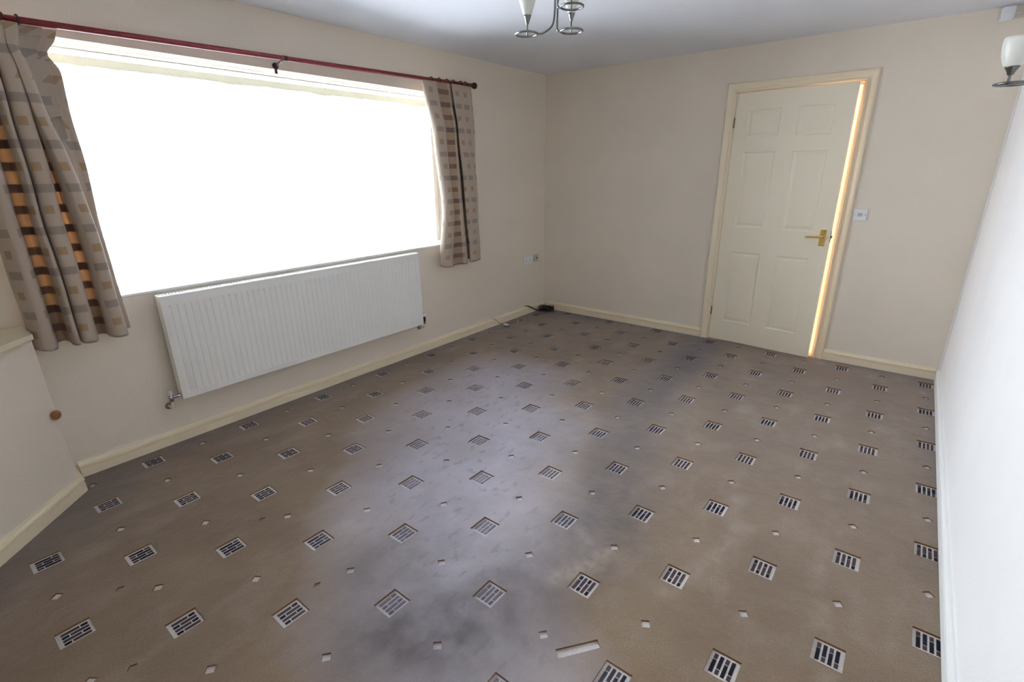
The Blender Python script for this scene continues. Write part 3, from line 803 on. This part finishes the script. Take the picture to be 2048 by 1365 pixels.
# ------------------------------------------------------------ lamps
def tulip(cup_z, name_parent, cx, cy, s=1.0):
    pass
def ring_arm(parent, c, rad_, armpts, a0, a1):
    """flat ring with open end running into the arm"""
    bm = bmesh.new(); tube(bm, arc(c, rad_, 0, 2*PI, 30)[:-1], .0045, 10, closed=True); obj('ring', bm, M_STEEL, parent, smooth=True)
    d = (Vector(armpts[0])-Vector(c)); d.z = 0; d = d.normalized()*rad_
    bm = bmesh.new(); tube(bm, smoothpts([Vector(c)+d]+armpts, 7), .0045, 10)
    obj('arm', bm, M_STEEL, parent, smooth=True)
def shade_set(parent, c, stem_h, s=1.0, loc=None):
    x, y, z = c
    bm = bmesh.new(); tube(bm, [(x, y, z), (x, y, z+stem_h)], .0035*s, 8); obj('stem', bm, M_STEEL, parent, smooth=True)
    bm = bmesh.new(); lathe(bm, [(.005*s, 0), (.007*s, .003*s), (.010*s, .014*s), (.016*s, .030*s), (.0175*s, .034*s), (.015*s, .034*s)], (x, y, z+stem_h), 20); obj('cup', bm, M_STEEL, parent, smooth=True)
    bm = bmesh.new(); zz = z+stem_h+.030*s
    out = [(.014, 0), (.020, .012), (.028, .035), (.036, .062), (.041, .085), (.043, .100), (.0425, .118)]
    pr_ = [(r*s, zz+h*s-(zz)) for r, h in out]+[((r-.003)*s, h*s) for r, h in reversed(out)]
    rings = []
    for r, h in pr_: rings.append([bm.verts.new((x+r*math.cos(2*PI*k/28), y+r*math.sin(2*PI*k/28), zz+h)) for k in range(28)])
    for A, B in zip(rings, rings[1:]):
        for k in range(28): bm.faces.new((A[k], A[(k+1) % 28], B[(k+1) % 28], B[k]))
    bm.faces.new(rings[-1]); bm.faces.new(rings[0])
    obj('glass_shade', bm, M_GLASSW, parent, smooth=True)
ch = thing('ceiling_light', 'satin metal three-arm ceiling light with frosted glass tulip shades', 'ceiling light', (0, 0, 0))
ch.location = (0, 0, 0)
CX, CY = 1.625, -2.255
r1, r3, r2_ = (1.489, -2.310, 2.05), (1.712, -2.275, 2.128), (1.676, -2.216, 2.05)
ring_arm(ch, r1, .050, [(1.555, -2.268, 2.052), (1.600, -2.262, 2.075), (1.612, -2.262, 2.12), (1.613, -2.260, 2.22)], math.radians(-75), math.radians(-75+330-200+180))
ring_arm(ch, r2_, .050, [(1.622, -2.25, 2.056), (1.618, -2.248, 2.075), (1.620, -2.250, 2.12), (1.622, -2.252, 2.22)], math.radians(120), math.radians(-150))
ring_arm(ch, r3, .050, [(1.655, -2.30, 2.132), (1.640, -2.28, 2.15), (1.634, -2.262, 2.19), (1.630, -2.258, 2.24)], math.radians(60), math.radians(-150))
shade_set(ch, (1.463, -2.268, 2.05), .050, 1.08); shade_set(ch, (1.648, -2.176, 2.05), .050, .95); shade_set(ch, (1.684, -2.235, 2.128), .040, .8)
for c in ((1.489, -2.312, 2.05), (1.676, -2.216, 2.05), (1.712, -2.275, 2.128)):
    pass
bm = bmesh.new(); lathe(bm, [(.010, 2.19), (.022, 2.20), (.026, 2.22), (.016, 2.245), (.010, 2.26), (.010, 2.285), (.055, 2.295), (.060, RH-.001)], (CX, CY, 0), 28); obj('ceiling_rose', bm, M_STEEL, ch, smooth=True)

wlp = thing('wall_lamp', 'satin metal wall lamp with frosted white glass shade on the bright wall', 'wall lamp', (RW, -1.60, 1.74))
def wll(bm): bmesh.ops.translate(bm, verts=bm.verts, vec=-Vector(wlp.location)); return bm
for dy in (0,):
    pass
SC = (3.262, -1.586, 1.741)
bm = bmesh.new(); SC = (SC[0]+.004, SC[1]+.003, SC[2]); tube(bm, arc(SC, .051, 0, 2*PI, 30)[:-1], .0048, 10, closed=True)
SD = (SC[0]-.012, SC[1]-.012, SC[2])
tube(bm, [tuple(p) for p in smoothpts([(SC[0]+.05, SC[1]-.008, SC[2]), (3.335, -1.60, 1.742), (3.37, -1.61, 1.75), (3.392, -1.615, 1.78), (3.405, -1.615, 1.81)], 7)][1:], .0048, 10)
obj('arm', wll(bm), M_STEEL, wlp, smooth=True)
bm = bmesh.new(); tube(bm, [(SD[0], SD[1], SC[2]-.004), (SD[0], SD[1], SC[2]+.030)], .0045, 8); tube(bm, [SD, (SC[0]+.05, SC[1]-.008, SC[2])], .0045, 8); obj('stem', wll(bm), M_STEEL, wlp)
bm = bmesh.new(); lathe(bm, [(.006, 0), (.010, .004), (.013, .012), (.022, .028), (.024, .031), (.02, .031)], (SD[0], SD[1], SC[2]+.028), 20); obj('cup', wll(bm), M_STEEL, wlp, smooth=True)
bm = bmesh.new(); x, y, zz = SD[0], SD[1], SC[2]+.055
out = [(.020, 0), (.030, .012), (.0405, .040), (.045, .070), (.046, .090), (.044, .104)]
rings = []
for r, h in out+[(r-.003, h) for r, h in reversed(out)]: rings.append([bm.verts.new((x+r*math.cos(2*PI*k/28), y+r*math.sin(2*PI*k/28), zz+h)) for k in range(28)])
for A, B in zip(rings, rings[1:]):
    for k in range(28): bm.faces.new((A[k], A[(k+1) % 28], B[(k+1) % 28], B[k]))
bm.faces.new(rings[-1]); bm.faces.new(rings[0]); obj('glass_shade', wll(bm), M_GLASSW, wlp, smooth=True)
bm = bmesh.new(); lathe(bm, [(.045, -.001), (.045, -.008), (.03, -.016), (.012, -.020)], (RW, -1.615, 1.83), 24, 'X'); obj('back_plate', wll(bm), M_STEEL, wlp, smooth=True)

# ------------------------------------------------------------ cables in the corner
bm = bmesh.new()
pts = []
for k in range(90):
    a = k*.62; r = .035+.028*math.sin(k*.37)+.015*math.sin(k*1.3)
    pts.append((.115+1.35*r*math.cos(a)+.02*math.sin(k*.21), -.120+r*1.5*math.sin(a)*.8-.01*math.cos(k*.4), .010+.012*(1+math.sin(k*.9))+.0003*k))
tube(bm, smoothpts(pts, 3), .0042, 6)
tube(bm, smoothpts([pts[0], (.07, -.20, .02), (.035, -.27, .055), (.024, -.34, .090), (.022, -.385, .098)], 6), .0036, 6)
tube(bm, smoothpts([(.08, -.2, .02), (.05, -.25, .05), (.028, -.32, .088), (.022, -.37, .095)], 6), .003, 6)
cb_ = tag(obj('cable_coil', bm, M_BLACKCABLE, smooth=True), 'tangled black cable heap on the carpet in the far corner', 'cable')
bx_ = thing('plug', 'black plug lying in the cable heap against the far corner skirting', 'plug', (.155, -.075, .036))
obj('plug_body', boxbm((-.022, -.018, -.012), (.022, .018, .012)), M_DARK, bx_, bevel=.006)
bm = bmesh.new()
for a in (-.01, .0, .01): box(bm, (a-.002, -.002, .011), (a+.002, .002, .024))
obj('pins', bm, M_BRASS, bx_)
bm = bmesh.new()
tube(bm, smoothpts([(.022, -.905, .083), (.024, -.88, .076), (.023, -.84, .05), (.026, -.81, .02), (.055, -.78, .004)], 6), .0022, 6)
tag(obj('skirting_wire', bm, M_BROWN, smooth=True), 'thin brown wire draped over the skirting below the window end', 'wire')
wp = thing('white_plug', 'white cable with a small white connector lying on the carpet by the skirting', 'plug', (.095, -.790, .008))
obj('connector', boxbm((-.024, -.011, -.006), (.024, .011, .012)), M_CORD, wp, bevel=.003)
bm = bmesh.new(); tube(bm, smoothpts([(.020, .008, .002), (.05, .03, -.003), (.06, .10, -.003), (.01, .19, -.002), (-.05, .24, -.003), (-.02, .29, -.003), (.05, .25, -.002), (.085, .16, -.003), (.07, .08, .0)], 7), .003, 6)
obj('cord', bm, M_BEIGEC, wp, smooth=True)
bm = bmesh.new(); lathe(bm, [(.001, .0), (.004, .001), (.004, .004), (.001, .005)], (.19, -1.49, .0), 10)
tag(obj('red_bead', bm, mat('red_plastic', (220, 40, 30), .3)), 'tiny red bead on the carpet near the skirting under the radiator', 'bead')
